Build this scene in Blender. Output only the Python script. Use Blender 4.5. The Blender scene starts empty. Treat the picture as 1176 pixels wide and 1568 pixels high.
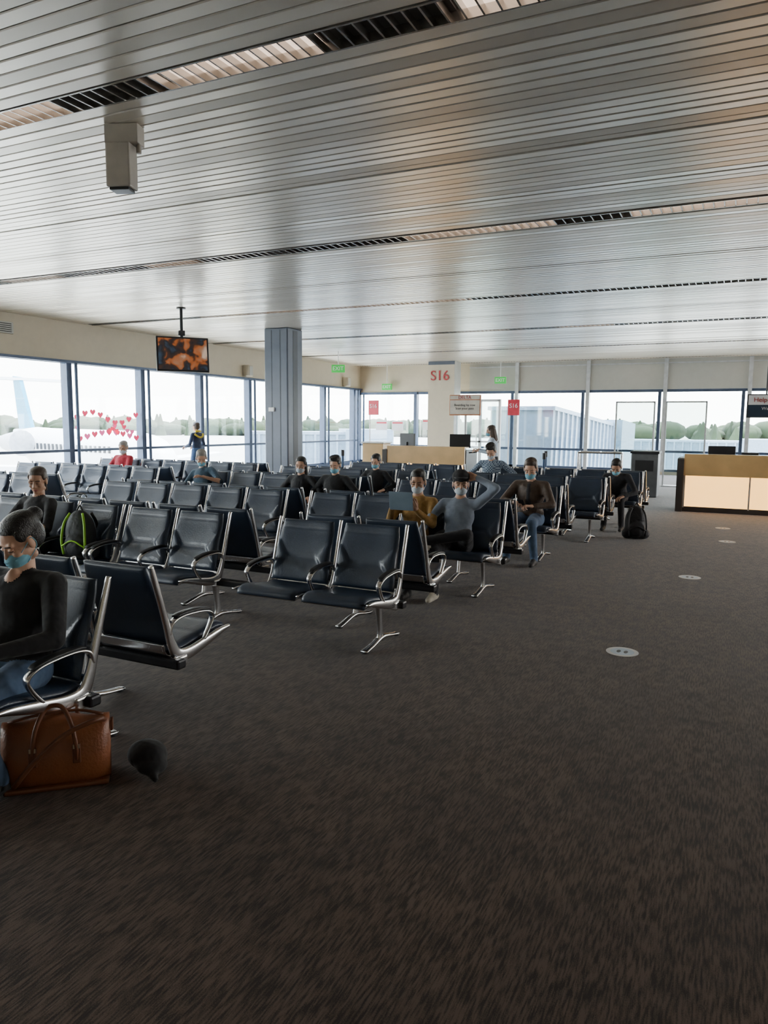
import bpy, math, random
import numpy as np
from mathutils import Vector, Matrix
random.seed(3)
ZOOM=(1,0,0)
D=bpy.data; S=bpy.context.scene; COL=S.collection
V=Vector
# ------------------------------------------------------------------ materials
def mat(name,col,rough=.5,metal=0.,emit=None,es=0.,sheen=0.,coat=0.,nscale=6.,namt=.12,bump=0.,bscale=80.,spec=None,bdist=.01):
    m=D.materials.new(name); m.use_nodes=True; nt=m.node_tree; b=nt.nodes['Principled BSDF']
    tc=nt.nodes.new('ShaderNodeTexCoord'); n=nt.nodes.new('ShaderNodeTexNoise'); n.inputs['Scale'].default_value=nscale; n.inputs['Detail'].default_value=4
    nt.links.new(tc.outputs['Object'],n.inputs['Vector'])
    r=nt.nodes.new('ShaderNodeValToRGB')
    c=np.array(col[:3]); lo=c*(1-namt); hi=np.minimum(c*(1+namt),1)
    r.color_ramp.elements[0].position=.3; r.color_ramp.elements[1].position=.7
    r.color_ramp.elements[0].color=(*lo,1); r.color_ramp.elements[1].color=(*hi,1)
    nt.links.new(n.outputs['Fac'],r.inputs['Fac']); nt.links.new(r.outputs['Color'],b.inputs['Base Color'])
    b.inputs['Roughness'].default_value=rough; b.inputs['Metallic'].default_value=metal
    if sheen: b.inputs['Sheen Weight'].default_value=sheen
    if coat: b.inputs['Coat Weight'].default_value=coat
    if spec is not None: b.inputs['Specular IOR Level'].default_value=spec
    if emit: b.inputs['Emission Color'].default_value=(*emit,1); b.inputs['Emission Strength'].default_value=es
    if bump:
        n2=nt.nodes.new('ShaderNodeTexNoise'); n2.inputs['Scale'].default_value=bscale; nt.links.new(tc.outputs['Object'],n2.inputs['Vector'])
        bp=nt.nodes.new('ShaderNodeBump'); bp.inputs['Strength'].default_value=bump; bp.inputs['Distance'].default_value=bdist
        nt.links.new(n2.outputs['Fac'],bp.inputs['Height']); nt.links.new(bp.outputs['Normal'],b.inputs['Normal'])
    return m
def glassmat(name,tint=(.93,.97,.98),g=.07):
    m=D.materials.new(name); m.use_nodes=True; nt=m.node_tree; nt.nodes.clear()
    o=nt.nodes.new('ShaderNodeOutputMaterial'); t=nt.nodes.new('ShaderNodeBsdfTransparent'); t.inputs[0].default_value=(*tint,1)
    gl=nt.nodes.new('ShaderNodeBsdfGlossy'); gl.inputs['Roughness'].default_value=.03
    mx=nt.nodes.new('ShaderNodeMixShader'); mx.inputs[0].default_value=g
    nt.links.new(t.outputs[0],mx.inputs[1]); nt.links.new(gl.outputs[0],mx.inputs[2]); nt.links.new(mx.outputs[0],o.inputs[0]); return m
M_leather=mat('black_leather',(.020,.036,.068),.43,bump=.15,bscale=120,coat=.2)  # black leather; haze and bluish window glare are mixed into its base colour
M_alu=mat('polished_aluminium',(.78,.78,.79),.22,1,namt=.04)
M_blk=mat('black_plastic',(.02,.021,.024),.45)
M_beam=mat('dark_steel',(.03,.03,.034),.35,.6)
M_slat=mat('ceiling_metal',(.76,.70,.60),.30,.6,namt=.05,nscale=.6)
M_plen=mat('plenum_dark',(.03,.03,.03),.8)
M_cream=mat('cream_paint',(.58,.51,.38),.6,namt=.03)
M_grey=mat('grey_panel',(.48,.48,.43),.45,namt=.03)
M_mull=mat('mullion_blue_grey',(.06,.085,.14),.4,.3)
M_mulw=mat('mullion_light',(.55,.57,.58),.4,.3)
M_col=mat('column_blue_grey',(.09,.105,.135),.45,.2,namt=.04)
M_cold=mat('column_groove',(.03,.035,.045),.5)
M_wood=mat('maple_wood',(.66,.42,.18),.4,namt=.12,nscale=3)
M_lit=mat('lit_panel',(.9,.7,.4),.5,emit=(1,.52,.13),es=3.0)
M_white=mat('white_paint',(.8,.8,.8),.5,namt=.03)
M_red=mat('sign_red',(.65,.02,.05),.4)
M_redt=mat('letter_red',(.40,.03,.03),.5)
M_green=mat('exit_green',(.02,.35,.05),.5,emit=(.03,.7,.08),es=.5)
M_glass=glassmat('window_glass')
M_glass2=glassmat('partition_glass',(.8,.87,.86),.12)
M_lampon=mat('lamp_diffuser',(.8,.75,.68),.5,emit=(1,.76,.6),es=1.7)
M_lampoff=mat('lamp_off',(.12,.12,.12),.4)
M_louv=mat('louvre_metal',(.46,.44,.41),.25,.9)
# ------------------------------------------------------------------ mesh builder
def catmull(pts,n):
    P=np.array(pts,float); P=np.vstack([2*P[0]-P[1],P,2*P[-1]-P[-2]]); out=[]
    for i in range(1,len(P)-2):
        for k in range(n):
            t=k/n; a,b,c,d=P[i-1],P[i],P[i+1],P[i+2]
            out.append(.5*((2*b)+(-a+c)*t+(2*a-5*b+4*c-d)*t*t+(-a+3*b-3*c+d)*t**3))
    out.append(P[-2]); return np.array(out)
class MB:
    def __init__(s): s.v=[];s.f=[];s.m=[];s.sm=[]
    def add(s,vs,fs,mi=0,smooth=False,M=None):
        o=len(s.v)
        for p in vs: s.v.append(tuple(M@V(p)) if M is not None else tuple(p))
        for f in fs: s.f.append([i+o for i in f]); s.m.append(mi); s.sm.append(smooth)
        return s
    def box(s,c,d,mi=0,M=None):
        x,y,z=[k/2 for k in d]
        vs=[(c[0]+a*x,c[1]+b*y,c[2]+e*z) for a in(-1,1) for b in(-1,1) for e in(-1,1)]
        return s.add(vs,[(0,1,3,2),(4,6,7,5),(0,4,5,1),(2,3,7,6),(0,2,6,4),(1,5,7,3)],mi,False,M)
    def bx(s,x0,x1,y0,y1,z0,z1,mi=0,M=None): return s.box(((x0+x1)/2,(y0+y1)/2,(z0+z1)/2),(x1-x0,y1-y0,z1-z0),mi,M)
    def rbox(s,c,d,r=.01,mi=0,M=None,seg=2):
        import bmesh
        bm=bmesh.new(); bmesh.ops.create_cube(bm,size=1)
        for v in bm.verts: v.co=V((v.co.x*d[0]+c[0],v.co.y*d[1]+c[1],v.co.z*d[2]+c[2]))
        bmesh.ops.bevel(bm,geom=bm.edges[:],offset=r,segments=seg,profile=.5,affect='EDGES')
        bm.verts.index_update(); s.add([v.co.copy() for v in bm.verts],[[v.index for v in f.verts] for f in bm.faces],mi,False,M); bm.free(); return s
    def cyl(s,p0,p1,r0,r1=None,seg=12,mi=0,M=None,smooth=True):
        r1=r0 if r1 is None else r1; p0=V(p0);p1=V(p1); d=(p1-p0).normalized()
        a=d.orthogonal().normalized(); b=d.cross(a); vs=[]
        for p,r in((p0,r0),(p1,r1)):
            for i in range(seg):
                t=2*math.pi*i/seg; vs.append(p+a*r*math.cos(t)+b*r*math.sin(t))
        fs=[(i,(i+1)%seg,seg+(i+1)%seg,seg+i) for i in range(seg)]
        s.add(vs,fs,mi,smooth,M); s.add(vs[:seg],[list(range(seg))[::-1]],mi,False,M); s.add(vs[seg:],[list(range(seg))],mi,False,M); return s
    def tube(s,pts,r,seg=8,mi=0,M=None,n=4,r2=None):
        P=catmull(pts,n); prev=None; rings=[]
        for i,p in enumerate(P):
            t=V(P[min(i+1,len(P)-1)]-P[max(i-1,0)]).normalized()
            if prev is None: a=t.orthogonal().normalized()
            else: a=(prev-t*prev.dot(t)).normalized()
            prev=a; b=t.cross(a); f=i/(len(P)-1); rr=r if r2 is None else r+(r2-r)*f
            rings.append([V(p)+a*rr*math.cos(2*math.pi*k/seg)+b*rr*math.sin(2*math.pi*k/seg) for k in range(seg)])
        return s.rings(rings,mi,M)
    def rings(s,rings,mi=0,M=None,smooth=True,cap=True):
        seg=len(rings[0]); vs=[p for r in rings for p in r]; fs=[]
        for i in range(len(rings)-1):
            for k in range(seg):
                fs.append((i*seg+k,i*seg+(k+1)%seg,(i+1)*seg+(k+1)%seg,(i+1)*seg+k))
        if cap: fs.append(list(range(seg))[::-1]); fs.append([len(vs)-seg+k for k in range(seg)])
        return s.add(vs,fs,mi,smooth,M)
    def sweep(s,pts,n=5,seg=12,mi=0,M=None,x=0.,e=.7):
        P=catmull(pts,n); rings=[]
        for i,p in enumerate(P):
            t=P[min(i+1,len(P)-1)][:2]-P[max(i-1,0)][:2]; t=t/np.linalg.norm(t); nn=np.array([-t[1],t[0]])
            rg=[]
            for k in range(seg):
                a=2*math.pi*k/seg; ca,sa=math.cos(a),math.sin(a)
                u=math.copysign(abs(ca)**e,ca)*p[2]; w=math.copysign(abs(sa)**e,sa)*p[3]
                rg.append((x+w,p[0]+nn[0]*u,p[1]+nn[1]*u))
            rings.append(rg)
        return s.rings(rings,mi,M)
    def ell(s,c,r,mi=0,M=None,seg=16,rg=10):
        vs=[(c[0],c[1],c[2]+r[2])]
        for j in range(1,rg):
            ph=math.pi*j/rg
            for i in range(seg):
                t=2*math.pi*i/seg; vs.append((c[0]+r[0]*math.sin(ph)*math.cos(t),c[1]+r[1]*math.sin(ph)*math.sin(t),c[2]+r[2]*math.cos(ph)))
        vs.append((c[0],c[1],c[2]-r[2])); fs=[]
        for i in range(seg): fs.append((0,1+i,1+(i+1)%seg))
        for j in range(rg-2):
            for i in range(seg): fs.append((1+j*seg+i,1+(j+1)*seg+i,1+(j+1)*seg+(i+1)%seg,1+j*seg+(i+1)%seg))
        l=len(vs)-1;b=1+(rg-2)*seg
        for i in range(seg): fs.append((l,b+(i+1)%seg,b+i))
        return s.add(vs,fs,mi,True,M)
    def mesh(s,name,mats):
        me=D.meshes.new(name); me.from_pydata(s.v,[],s.f)
        for m in mats: me.materials.append(m)
        me.polygons.foreach_set('material_index',s.m); me.polygons.foreach_set('use_smooth',s.sm); me.update(); return me
    def obj(s,name,mats,parent=None,loc=None,rz=None):
        return link(name,s.mesh(name,mats),parent,loc,rz)
def link(name,data,parent=None,loc=None,rz=None):
    o=D.objects.new(name,data); COL.objects.link(o)
    if parent: o.parent=parent
    if loc is not None: o.location=loc
    if rz is not None: o.rotation_euler=(0,0,rz)
    return o
def empty(name,loc=(0,0,0),rz=0):
    o=link(name,None,None,loc,rz); o.empty_display_size=.2; return o
def text(body,size,m,parent,loc,rot,ext=.004):
    c=D.curves.new('lettering','FONT'); c.body=body; c.size=size; c.extrude=ext; c.align_x='CENTER'; c.align_y='CENTER'; c.materials.append(m)
    o=link('lettering',c,parent,loc); o.rotation_euler=rot; return o
HP=math.pi/2
# ------------------------------------------------------------------ room
XL,YB,H=-13.9,26.6,3.86; XR,YR=13.,-8.
def carpet():
    m=D.materials.new('carpet'); m.use_nodes=True; nt=m.node_tree; N=nt.nodes; L=nt.links; b=N['Principled BSDF']
    tc=N.new('ShaderNodeTexCoord')
    def noise(sc,scale,det=3,off=0):
        mp=N.new('ShaderNodeMapping'); mp.inputs['Scale'].default_value=sc; mp.inputs['Location'].default_value=(off,off,0); L.new(tc.outputs['Object'],mp.inputs['Vector'])
        n=N.new('ShaderNodeTexNoise'); n.inputs['Scale'].default_value=scale; n.inputs['Detail'].default_value=det; L.new(mp.outputs[0],n.inputs['Vector']); return n
    a=noise((120,13,1),1,2); c=noise((14,7,1),1,3,7); d=noise((1,1,1),1.2,3,3); f=noise((1,1,1),240,2,1)
    cm=N.new('ShaderNodeMath'); cm.operation='MULTIPLY_ADD'; L.new(c.outputs['Fac'],cm.inputs[0]); cm.inputs[1].default_value=.55; cm.inputs[2].default_value=.225
    mx=N.new('ShaderNodeMath'); mx.operation='MULTIPLY'; L.new(a.outputs['Fac'],mx.inputs[0]); L.new(cm.outputs[0],mx.inputs[1])
    ad=N.new('ShaderNodeMath'); ad.operation='MULTIPLY_ADD'; L.new(f.outputs['Fac'],ad.inputs[0]); ad.inputs[1].default_value=.22; L.new(mx.outputs[0],ad.inputs[2])
    r=N.new('ShaderNodeValToRGB'); r.color_ramp.elements[0].position=.29; r.color_ramp.elements[1].position=.43
    r.color_ramp.elements[0].color=(.038,.025,.018,1); r.color_ramp.elements[1].color=(.138,.094,.069,1)
    L.new(ad.outputs[0],r.inputs[0])
    ch=N.new('ShaderNodeTexChecker'); mp=N.new('ShaderNodeMapping'); mp.inputs['Scale'].default_value=(1,1,1); L.new(tc.outputs['Object'],mp.inputs['Vector']); L.new(mp.outputs[0],ch.inputs['Vector'])
    ch.inputs['Scale'].default_value=1.64; ch.inputs['Color1'].default_value=(1,1,1,1); ch.inputs['Color2'].default_value=(.9,.9,.92,1)
    m1=N.new('ShaderNodeMixRGB'); m1.blend_type='MULTIPLY'; m1.inputs[0].default_value=1; L.new(r.outputs[0],m1.inputs[1]); L.new(ch.outputs[0],m1.inputs[2])
    r2=N.new('ShaderNodeValToRGB'); r2.color_ramp.elements[0].color=(.8,.8,.8,1); r2.color_ramp.elements[1].color=(1.15,1.15,1.15,1); L.new(d.outputs['Fac'],r2.inputs[0])
    m2=N.new('ShaderNodeMixRGB'); m2.blend_type='MULTIPLY'; m2.inputs[0].default_value=1; L.new(m1.outputs[0],m2.inputs[1]); L.new(r2.outputs[0],m2.inputs[2])
    L.new(m2.outputs[0],b.inputs['Base Color']); b.inputs['Roughness'].default_value=.85; b.inputs['Sheen Weight'].default_value=.2; b.inputs['Sheen Roughness'].default_value=.4
    b.inputs['Specular IOR Level'].default_value=.25
    bp=N.new('ShaderNodeBump'); bp.inputs['Strength'].default_value=.5; bp.inputs['Distance'].default_value=.005; L.new(ad.outputs[0],bp.inputs['Height']); L.new(bp.outputs[0],b.inputs['Normal'])
    return m
MB().bx(XL-.3,XR+.3,YR-.3,YB+.3,-.3,0).obj('floor',[carpet()])
# ceiling
b=MB(); strips=[4.0+4.43*k for k in range(-2,6)]
y=YR; i=0
while y<YB-.05:
    near=[s for s in strips if abs(y+.06-s)<.155]
    mid=[s for s in strips if abs(y+.06-s-2.2)<.08]
    if not near:
        w=.115 if not mid else .085
        t=random.uniform(-.0022,.0022); z=H+random.uniform(-.001,.001)
        prof=[(0,.03),(0,.006),(.006,0),(w-.006,0),(w,.006),(w,.03)]
        pz=[(y+a,z+c+t*(a/w-.5)*2) for a,c in prof]
        vs=[(XL,a,c) for a,c in pz]+[(XR,a,c) for a,c in pz]
        b.add(vs,[(k,k+1,k+7,k+6) for k in range(5)],0)
    y+=.125
b.bx(XL-.3,XR+.3,YR-.3,YB+.3,H+.07,H+.2,1)
b.obj('ceiling',[M_slat,M_plen])
for si,sy in enumerate(strips):
    b=MB()
    b.bx(XL+.02,XR-.02,sy-.125,sy-.11,H-.004,H+.065,2); b.bx(XL+.02,XR-.02,sy+.11,sy+.125,H-.004,H+.065,2)
    rs=random.Random(si*7+1)
    if abs(sy-4)<.1: segs=[(-5.6,-4.5,1),(-4.5,-3.6,0),(-3.6,-2.4,1),(-2.4,-1.55,0),(-1.55,-.2,1)]
    elif abs(sy-8.43)<.1: segs=[(-3.77,-2.04,1),(-2.04,-1.21,0),(-1.21,1.2,1)]
    else: segs=[]
    x=XL+.05
    full=[]
    while x<XR-.1:
        hit=[s for s in segs if abs(s[0]-x)<.01]
        if hit: e,on=hit[0][1],hit[0][2]
        else:
            e=x+rs.choice([.9,1.2]); on=0 if rs.random()<.75 else 1
            for s in segs:
                if x<s[0]<e: e=s[0]
            e=min(e,XR-.05)
        full.append((x,e,on)); x=e
    for (a,c,on) in full: b.bx(a+.01,c-.01,sy-.108,sy+.108,H+.052,H+.062,0 if on else 1)
    x=XL+.1
    while x<XR-.1:
        b.box((x,sy,H+.022),(.012,.22,.045),2); x+=.1
    b.obj('ceiling_light_strip',[M_lampon,M_lampoff,M_louv])
# left wall
MB().bx(XL-.35,XL,YR-.3,YB+.3,3.0,H+.2).bx(XL-.35,XL,YR-.3,YB+.3,-.3,.1).bx(XL-.02,XL+.1,YR,YB,2.94,3.0,1).obj('wall_left',[M_cream,M_mull])
MB().bx(XL,XL+.05,YR,YB,0,.12).obj('baseboard_left',[M_mull])
k=0
ys=[12.25+2.3*j for j in range(-9,7)]
ys=[YR]+[q for q in ys if q>YR+.5]+[YB-.05]
for a,c in zip(ys[:-1],ys[1:]):
    k+=1; b=MB()
    b.bx(XL-.16,XL+.04,c-.07,c+.07,.1,3.0,0); b.cyl((XL+.12,c+.12,.1),(XL+.12,c+.12,2.95),.035,mi=0)
    b.bx(XL-.1,XL,a,c,.1,.17,0); b.bx(XL-.1,XL,a,c,2.93,3.0,0); b.bx(XL-.03,XL+.07,a,c,.93,.99,0)
    b.bx(XL-.06,XL-.055,a+.05,c-.05,.15,2.95,1)
    b.obj('window_%d'%k,[M_mull,M_glass])
# back wall
b=MB(); b.bx(XL-.3,-9.3,YB,YB+.3,2.85,H+.2,0).bx(-9.3,XR+.3,YB,YB+.3,2.85,H+.2,1).bx(XL-.3,XR+.3,YB,YB+.3,-.3,.12,0)
b.bx(XL,-9.3,YB-.03,YB,2.8,2.87,0).bx(-9.3,XR,YB-.05,YB,2.79,2.86,2).bx(-9.3,XR,YB-.05,YB,3.70,3.74,2)
b.obj('wall_back',[M_cream,M_grey,M_mulw])
xs=[XL,-11.45,-9.98,-7.47,-4.94,-2.41,.12,2.65,5.18,7.71,10.24,XR]
for a,c in zip(xs[:-1],xs[1:]):
    k+=1; b=MB(); lt=1 if c>-9 else 0
    b.bx(c-.06,c+.06,YB-.12,YB+.1,.1,2.85 if not lt else H,2 if lt else 0); b.bx(a,c,YB-.04,YB+.06,.1,.18,0); b.bx(a,c,YB-.06,YB+.04,2.76,2.85,0)
    b.bx(a,c,YB-.08,YB+.02,.74,.82,0)
    if lt: b.bx(c-.22,c-.12,YB-.04,YB+.06,.1,2.85,0)
    b.bx(a+.03,c-.03,YB+.03,YB+.035,.15,2.8,1)
    b.obj('window_%d'%k,[M_mull,M_glass,M_mulw])
b=MB(); b.bx(XR,XR+.3,YR-.3,YB+.3,-.3,.9).bx(XR,XR+.3,YR-.3,YB+.3,2.9,H+.2).bx(XR,XR+.3,YR-.3,9,.9,2.9)
for yy in(17,YB+.1): b.bx(XR,XR+.3,yy-.4,yy+.4,.9,2.9)
b.obj('wall_right',[M_cream])
MB().bx(XL-.3,XR+.3,YR-.3,YR,-.3,H+.2).obj('wall_rear',[M_cream])
# column
b=MB(); cx,cy,w=-10.07,15.27,.33
b.rbox((cx,cy,H/2),(2*w,2*w,H),.03,0,seg=3)
for s in(-1,1): b.bx(cx+s*.12-.012,cx+s*.12+.012,cy-w-.004,cy-w+.01,.15,H-.05,1)
b.bx(cx+w-.01,cx+w+.004,cy-.1,cy+.1,.15,H-.05,1); b.bx(cx-w-.02,cx+w+.02,cy-w-.02,cy+w+.02,0,.15,1)
b.rbox((cx-.12,cy-w-.02,1.95),(.16,.04,.1),.01,2)
b.obj('structural_column',[M_col,M_cold,M_white])
e=empty('gate_number_pillar',(-9.85,25.4,0))
MB().bx(-.5,.5,-.3,.3,0,H,0).bx(-.5,.5,-.31,-.29,3.74,H,1).obj('pillar',[M_cream,M_col],e)
MB().bx(.5,.52,-.3,.3,0,H,0).obj('pillar_side',[M_grey],e)
text('S16',.5,M_redt,e,(-.05,-.31,3.34),(HP,0,0),.02)
b=MB()
for x in(-9.2,-8.3,-7.6): b.bx(x-.04,x+.04,24.9,25.0,0,2.5,0)
b.bx(-9.2,-7.6,24.9,25.0,2.42,2.5,0); b.bx(-9.2,-7.6,24.94,24.95,.1,2.42,1); b.bx(-9.2,-7.6,24.9,25.0,0,.1,0); b.bx(-9.2,-7.6,24.9,25.0,1.0,1.06,0)
b.cyl((-8.4,24.85,.9),(-8.4,24.85,1.3),.015,mi=0)
b.obj('door_1',[M_mulw,M_glass2])
for (x,y,z,rz) in((-11.55,20.6,3.33,.3),(-12.6,26.35,3.05,0),(-7.9,25.9,3.2,0)):
    e=empty('exit_sign',(x,y,z),rz); MB().rbox((0,0,0),(.42,.06,.24),.01,0).cyl((0,0,.12),(0,0,H-z),.012,mi=1).obj('sign_box',[M_green,M_white],e)
    text('EXIT',.17,M_white,e,(0,-.034,0),(HP,0,0))
for (x,y) in((-12.1,24.2),(-6.9,24.2)):
    e=empty('gate_blade_sign',(x,y,0)); MB().rbox((0,0,2.2),(.4,.05,.52),.01,0).cyl((-.15,0,0),(-.15,0,1.96),.02,mi=1).cyl((-.15,0,0),(-.15,0,.02),.15,mi=1).obj('blade',[M_red,M_white],e)
    text('S16',.2,M_white,e,(0,-.03,2.25),(HP,0,0))
for (x,z,w_,h_) in((-12.9,1.55,.5,.36),(-12.2,1.55,.5,.36),(-11.0,1.6,.3,.42)):
    MB().bx(-w_/2,w_/2,-.006,0,-h_/2,h_/2,0).bx(-w_/2+.03,w_/2-.03,-.008,-.006,h_/2-.1,h_/2-.04,1).obj('paper_notice',[M_white,M_red],None,(x,YB-.09,z))
b=MB(); b.rbox((XL+.03,10.6,3.55),(.06,.5,.24),.01,0)
for j in range(5): b.bx(XL+.06,XL+.065,10.4,10.8,3.46+j*.04,3.475+j*.04,1)
b.obj('wall_vent',[M_grey,M_plen])
for yy in(18.9,25.2):
    MB().rbox((XL+.14,yy,3.2),(.24,.22,.34),.02,0).bx(XL,XL+.05,yy-.04,yy+.04,3.15,3.28,0).rbox((XL+.265,yy,3.2),(.01,.17,.28),.003,1).obj('wall_loudspeaker',[M_cream,M_grey])
MB().rbox((0,0,-.07),(.26,.13,.14),.006,0).rbox((-.02,-.02,-.30),(.19,.15,.32),.012,0).rbox((-.02,-.02,-.47),(.15,.12,.02),.004,1).cyl((.11,0,-.14),(.11,0,-.2),.02,mi=0).cyl((.11,0,0),(.11,0,.02),.05,mi=0).obj('ceiling_loudspeaker',[mat('beige_box',(.46,.42,.36),.5),M_blk],None,(-4.35,4.45,H),.35)
# hanging tv
e=empty('hanging_television',(-10.0,11.6,2.95),math.radians(48))
def pic():
    m=D.materials.new('screen_picture'); m.use_nodes=True; nt=m.node_tree; bb=nt.nodes['Principled BSDF']; tc=nt.nodes.new('ShaderNodeTexCoord')
    n=nt.nodes.new('ShaderNodeTexNoise'); n.inputs['Scale'].default_value=3.6; n.inputs['Detail'].default_value=2.; n.inputs['Distortion'].default_value=.3; nt.links.new(tc.outputs['Object'],n.inputs['Vector'])
    r=nt.nodes.new('ShaderNodeValToRGB')
    r.color_ramp.elements[0].position=.34; r.color_ramp.elements[0].color=(.04,.07,.11,1); r.color_ramp.elements[1].position=.72; r.color_ramp.elements[1].color=(.6,.45,.35,1)
    q=r.color_ramp.elements.new(.42); q.color=(.02,.02,.025,1); q=r.color_ramp.elements.new(.49); q.color=(.06,.03,.02,1); q=r.color_ramp.elements.new(.53); q.color=(.36,.10,.025,1); q=r.color_ramp.elements.new(.62); q.color=(.35,.18,.11,1)
    nt.links.new(n.outputs['Fac'],r.inputs[0]); nt.links.new(r.outputs[0],bb.inputs['Base Color']); nt.links.new(r.outputs[0],bb.inputs['Emission Color']); bb.inputs['Emission Strength'].default_value=.5; bb.inputs['Roughness'].default_value=.3; return m
T=Matrix.Rotation(math.radians(-8),4,'X')
MB().rbox((0,0,0),(1.0,.07,.68),.01,0,T).box((0,-.04,0),(.93,.01,.61),1,T).rbox((0,.06,0),(.4,.08,.35),.01,0,T).obj('screen',[M_blk,pic()],e)
MB().cyl((0,.1,.0),(0,.1,H-2.95),.03,mi=0).rbox((0,.1,.42),(.12,.12,.1),.01,0).cyl((0,.1,H-2.975),(0,.1,H-2.95),.09,mi=0).obj('ceiling_pole',[M_blk],e)
# ------------------------------------------------------------------ seats
def seat_mesh():
    b=MB(); n=30
    def surf(cl,hw,front,back,mi):
        vs=[];fs=[]
        P=catmull(cl,9); K=len(P)
        for side in(0,1):
            for i in range(K):
                s=i/(K-1); t=P[min(i+1,K-1)]-P[max(i-1,0)]; t=t/np.linalg.norm(t); nn=np.array([t[1],-t[0]])
                for j in range(n+1):
                    u=-1+2*j/n; o=front(u,s) if side==0 else -back(u,s)
                    p=P[i]+nn*o; vs.append((u*hw(s),p[0],p[1]))
        W=n+1
        for side in(0,1):
            o=side*K*W
            for i in range(K-1):
                for j in range(n):
                    q=(o+i*W+j,o+i*W+j+1,o+(i+1)*W+j+1,o+(i+1)*W+j); fs.append(q if side==0 else q[::-1])
        o=K*W
        for i in range(K-1):
            fs.append((i*W,(i+1)*W,o+(i+1)*W,o+i*W)); fs.append((i*W+n,o+i*W+n,o+(i+1)*W+n,(i+1)*W+n))
        for j in range(n):
            fs.append((j,o+j,o+j+1,j+1)); q=(K-1)*W; fs.append((q+j,q+j+1,o+q+j+1,o+q+j))
        b.add(vs,fs,mi,True)
    def edge(u,s): return max(0,(1-abs(u)**8))**.5*max(0,(1-abs(2*s-1)**14))**.5
    def ft(u,s):
        d=abs(u)-(.52+.48*min(1,abs(s-.36)/.25)); g=math.tanh(d*22)
        cr=.012*math.exp(-(d/.04)**2)
        hc=.008*math.exp(-((s-.36)/.025)**2)*(1 if abs(u)<.52 else 0)+.004*math.exp(-((s-.80)/.015)**2)
        return .008+edge(u,s)*(.026+.018*(g+1)/2-cr-hc-.012*(1-u*u))
    def bk(u,s): return .006+edge(u,s)*.016
    surf([(.318,.425),(.285,.54),(.235,.69),(.19,.80),(.165,.885)],lambda s:.252-.03*s*s,ft,bk,0)
    def fs_(u,s): return .006+edge(u,s)*(.018+.007*abs(u)**3-.003*math.exp(-((s-.6)/.02)**2))
    surf([(.775,.395),(.765,.425),(.70,.438),(.55,.415),(.40,.392),(.31,.40)],lambda s:.25,fs_,lambda u,s:.006+edge(u,s)*.022,0)
    surf([(.77,.40),(.70,.405),(.55,.382),(.40,.358),(.30,.375),(.268,.44)],lambda s:.24,lambda u,s:.0,lambda u,s:.012,1)
    return b.mesh('seat',[M_leather,M_alu])
def frame_mesh():
    b=MB()
    b.sweep([(.142,.90,.012,.012),(.16,.84,.017,.013),(.205,.70,.02,.014),(.25,.55,.022,.014),(.285,.44,.030,.014),(.33,.375,.036,.014),(.42,.362,.036,.014),(.56,.388,.030,.014),(.70,.418,.020,.013),(.79,.43,.006,.011)],6,12,0)
    b.sweep([(.262,.50,.010,.014),(.285,.56,.010,.02),(.36,.585,.008,.024),(.50,.58,.008,.024),(.585,.562,.008,.023),(.625,.525,.008,.02),(.60,.47,.010,.016),(.545,.40,.012,.013)],6,10,0)
    b.sweep([(.31,.592,.006,.02),(.36,.60,.009,.026),(.48,.597,.009,.027),(.57,.583,.008,.025),(.60,.572,.004,.02)],5,10,1)
    b.rbox((0,.335,.335),(.05,.10,.06),.01,2)
    return b.mesh('arm_frame',[M_alu,M_blk,M_alu])
def leg_mesh():
    b=MB()
    b.sweep([(.30,.33,.035,.022),(.285,.22,.028,.018),(.27,.10,.032,.017),(.27,.03,.045,.018)],4,12,0)
    b.sweep([(-.03,.012,.010,.03),(.05,.022,.012,.026),(.24,.05,.018,.024),(.40,.026,.013,.026),(.53,.012,.010,.03)],5,12,0)
    b.cyl((0,-.01,0),(0,-.01,.012),.03,mi=1); b.cyl((0,.51,0),(0,.51,.012),.03,mi=1)
    return b.mesh('leg',[M_alu,M_blk])
SEAT,FRAME,LEG=seat_mesh(),frame_mesh(),leg_mesh()
P_=.555
def bench(y,near,far=None,nlegs=(),flegs=(),dx=0):
    far=near if far is None else far
    allx=near+far; cx=sum(allx)/len(allx); e=empty('airport_tandem_seating',(cx,y,0))
    for side,xs,legs in((1,near,nlegs),(0,far,flegs)):
        if not xs: continue
        rz=math.pi if side else 0; fr=set()
        for x in xs:
            link('seat',SEAT,e,(x-cx,0,0),rz); fr.add(round(x-P_/2,2)); fr.add(round(x+P_/2,2))
        fs=sorted(fr); keep=[]
        for q in fs:
            if not keep or q-keep[-1]>.06: keep.append(q)
        for q in keep: link('arm_frame',FRAME,e,(q-cx,0,0),rz)
        if not legs:
            a,c=min(xs),max(xs); o=.1 if side else -.35
            legs=[c+o]; q=c+o-1.55
            while q>a-.2: legs.append(q); q-=1.6
        for q in legs: link('leg',LEG,e,(q-cx,0,0),rz)
        s=-1 if side else 1
        MB().rbox(((min(xs)+max(xs))/2-cx,s*.30,.335),(max(xs)-min(xs)+P_+.12,.07,.055),.012,0).obj('beam',[M_beam],e)
    return e
def run(x0,n): return [x0-P_*i for i in range(n)]
bench(2.74,run(-3.01,4))
bench(5.12,run(-2.48,2)+run(-4.1,2)+run(-5.28,4),None,[-2.36,-3.87,-5.5,-7.0],[-2.85,-4.45,-6.1])
bench(7.15,run(-2.32,4)+run(-4.85,5))
bench(9.3,run(-2.25,4)+run(-5.05,5))
bench(11.05,run(-2.0,4)+run(-4.75,5))
bench(12.85,run(-1.7,5)+run(-4.9,4))
bench(7.3,run(-9.0,6)); bench(9.4,run(-8.8,6)); bench(11.3,run(-8.2,7))
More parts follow.
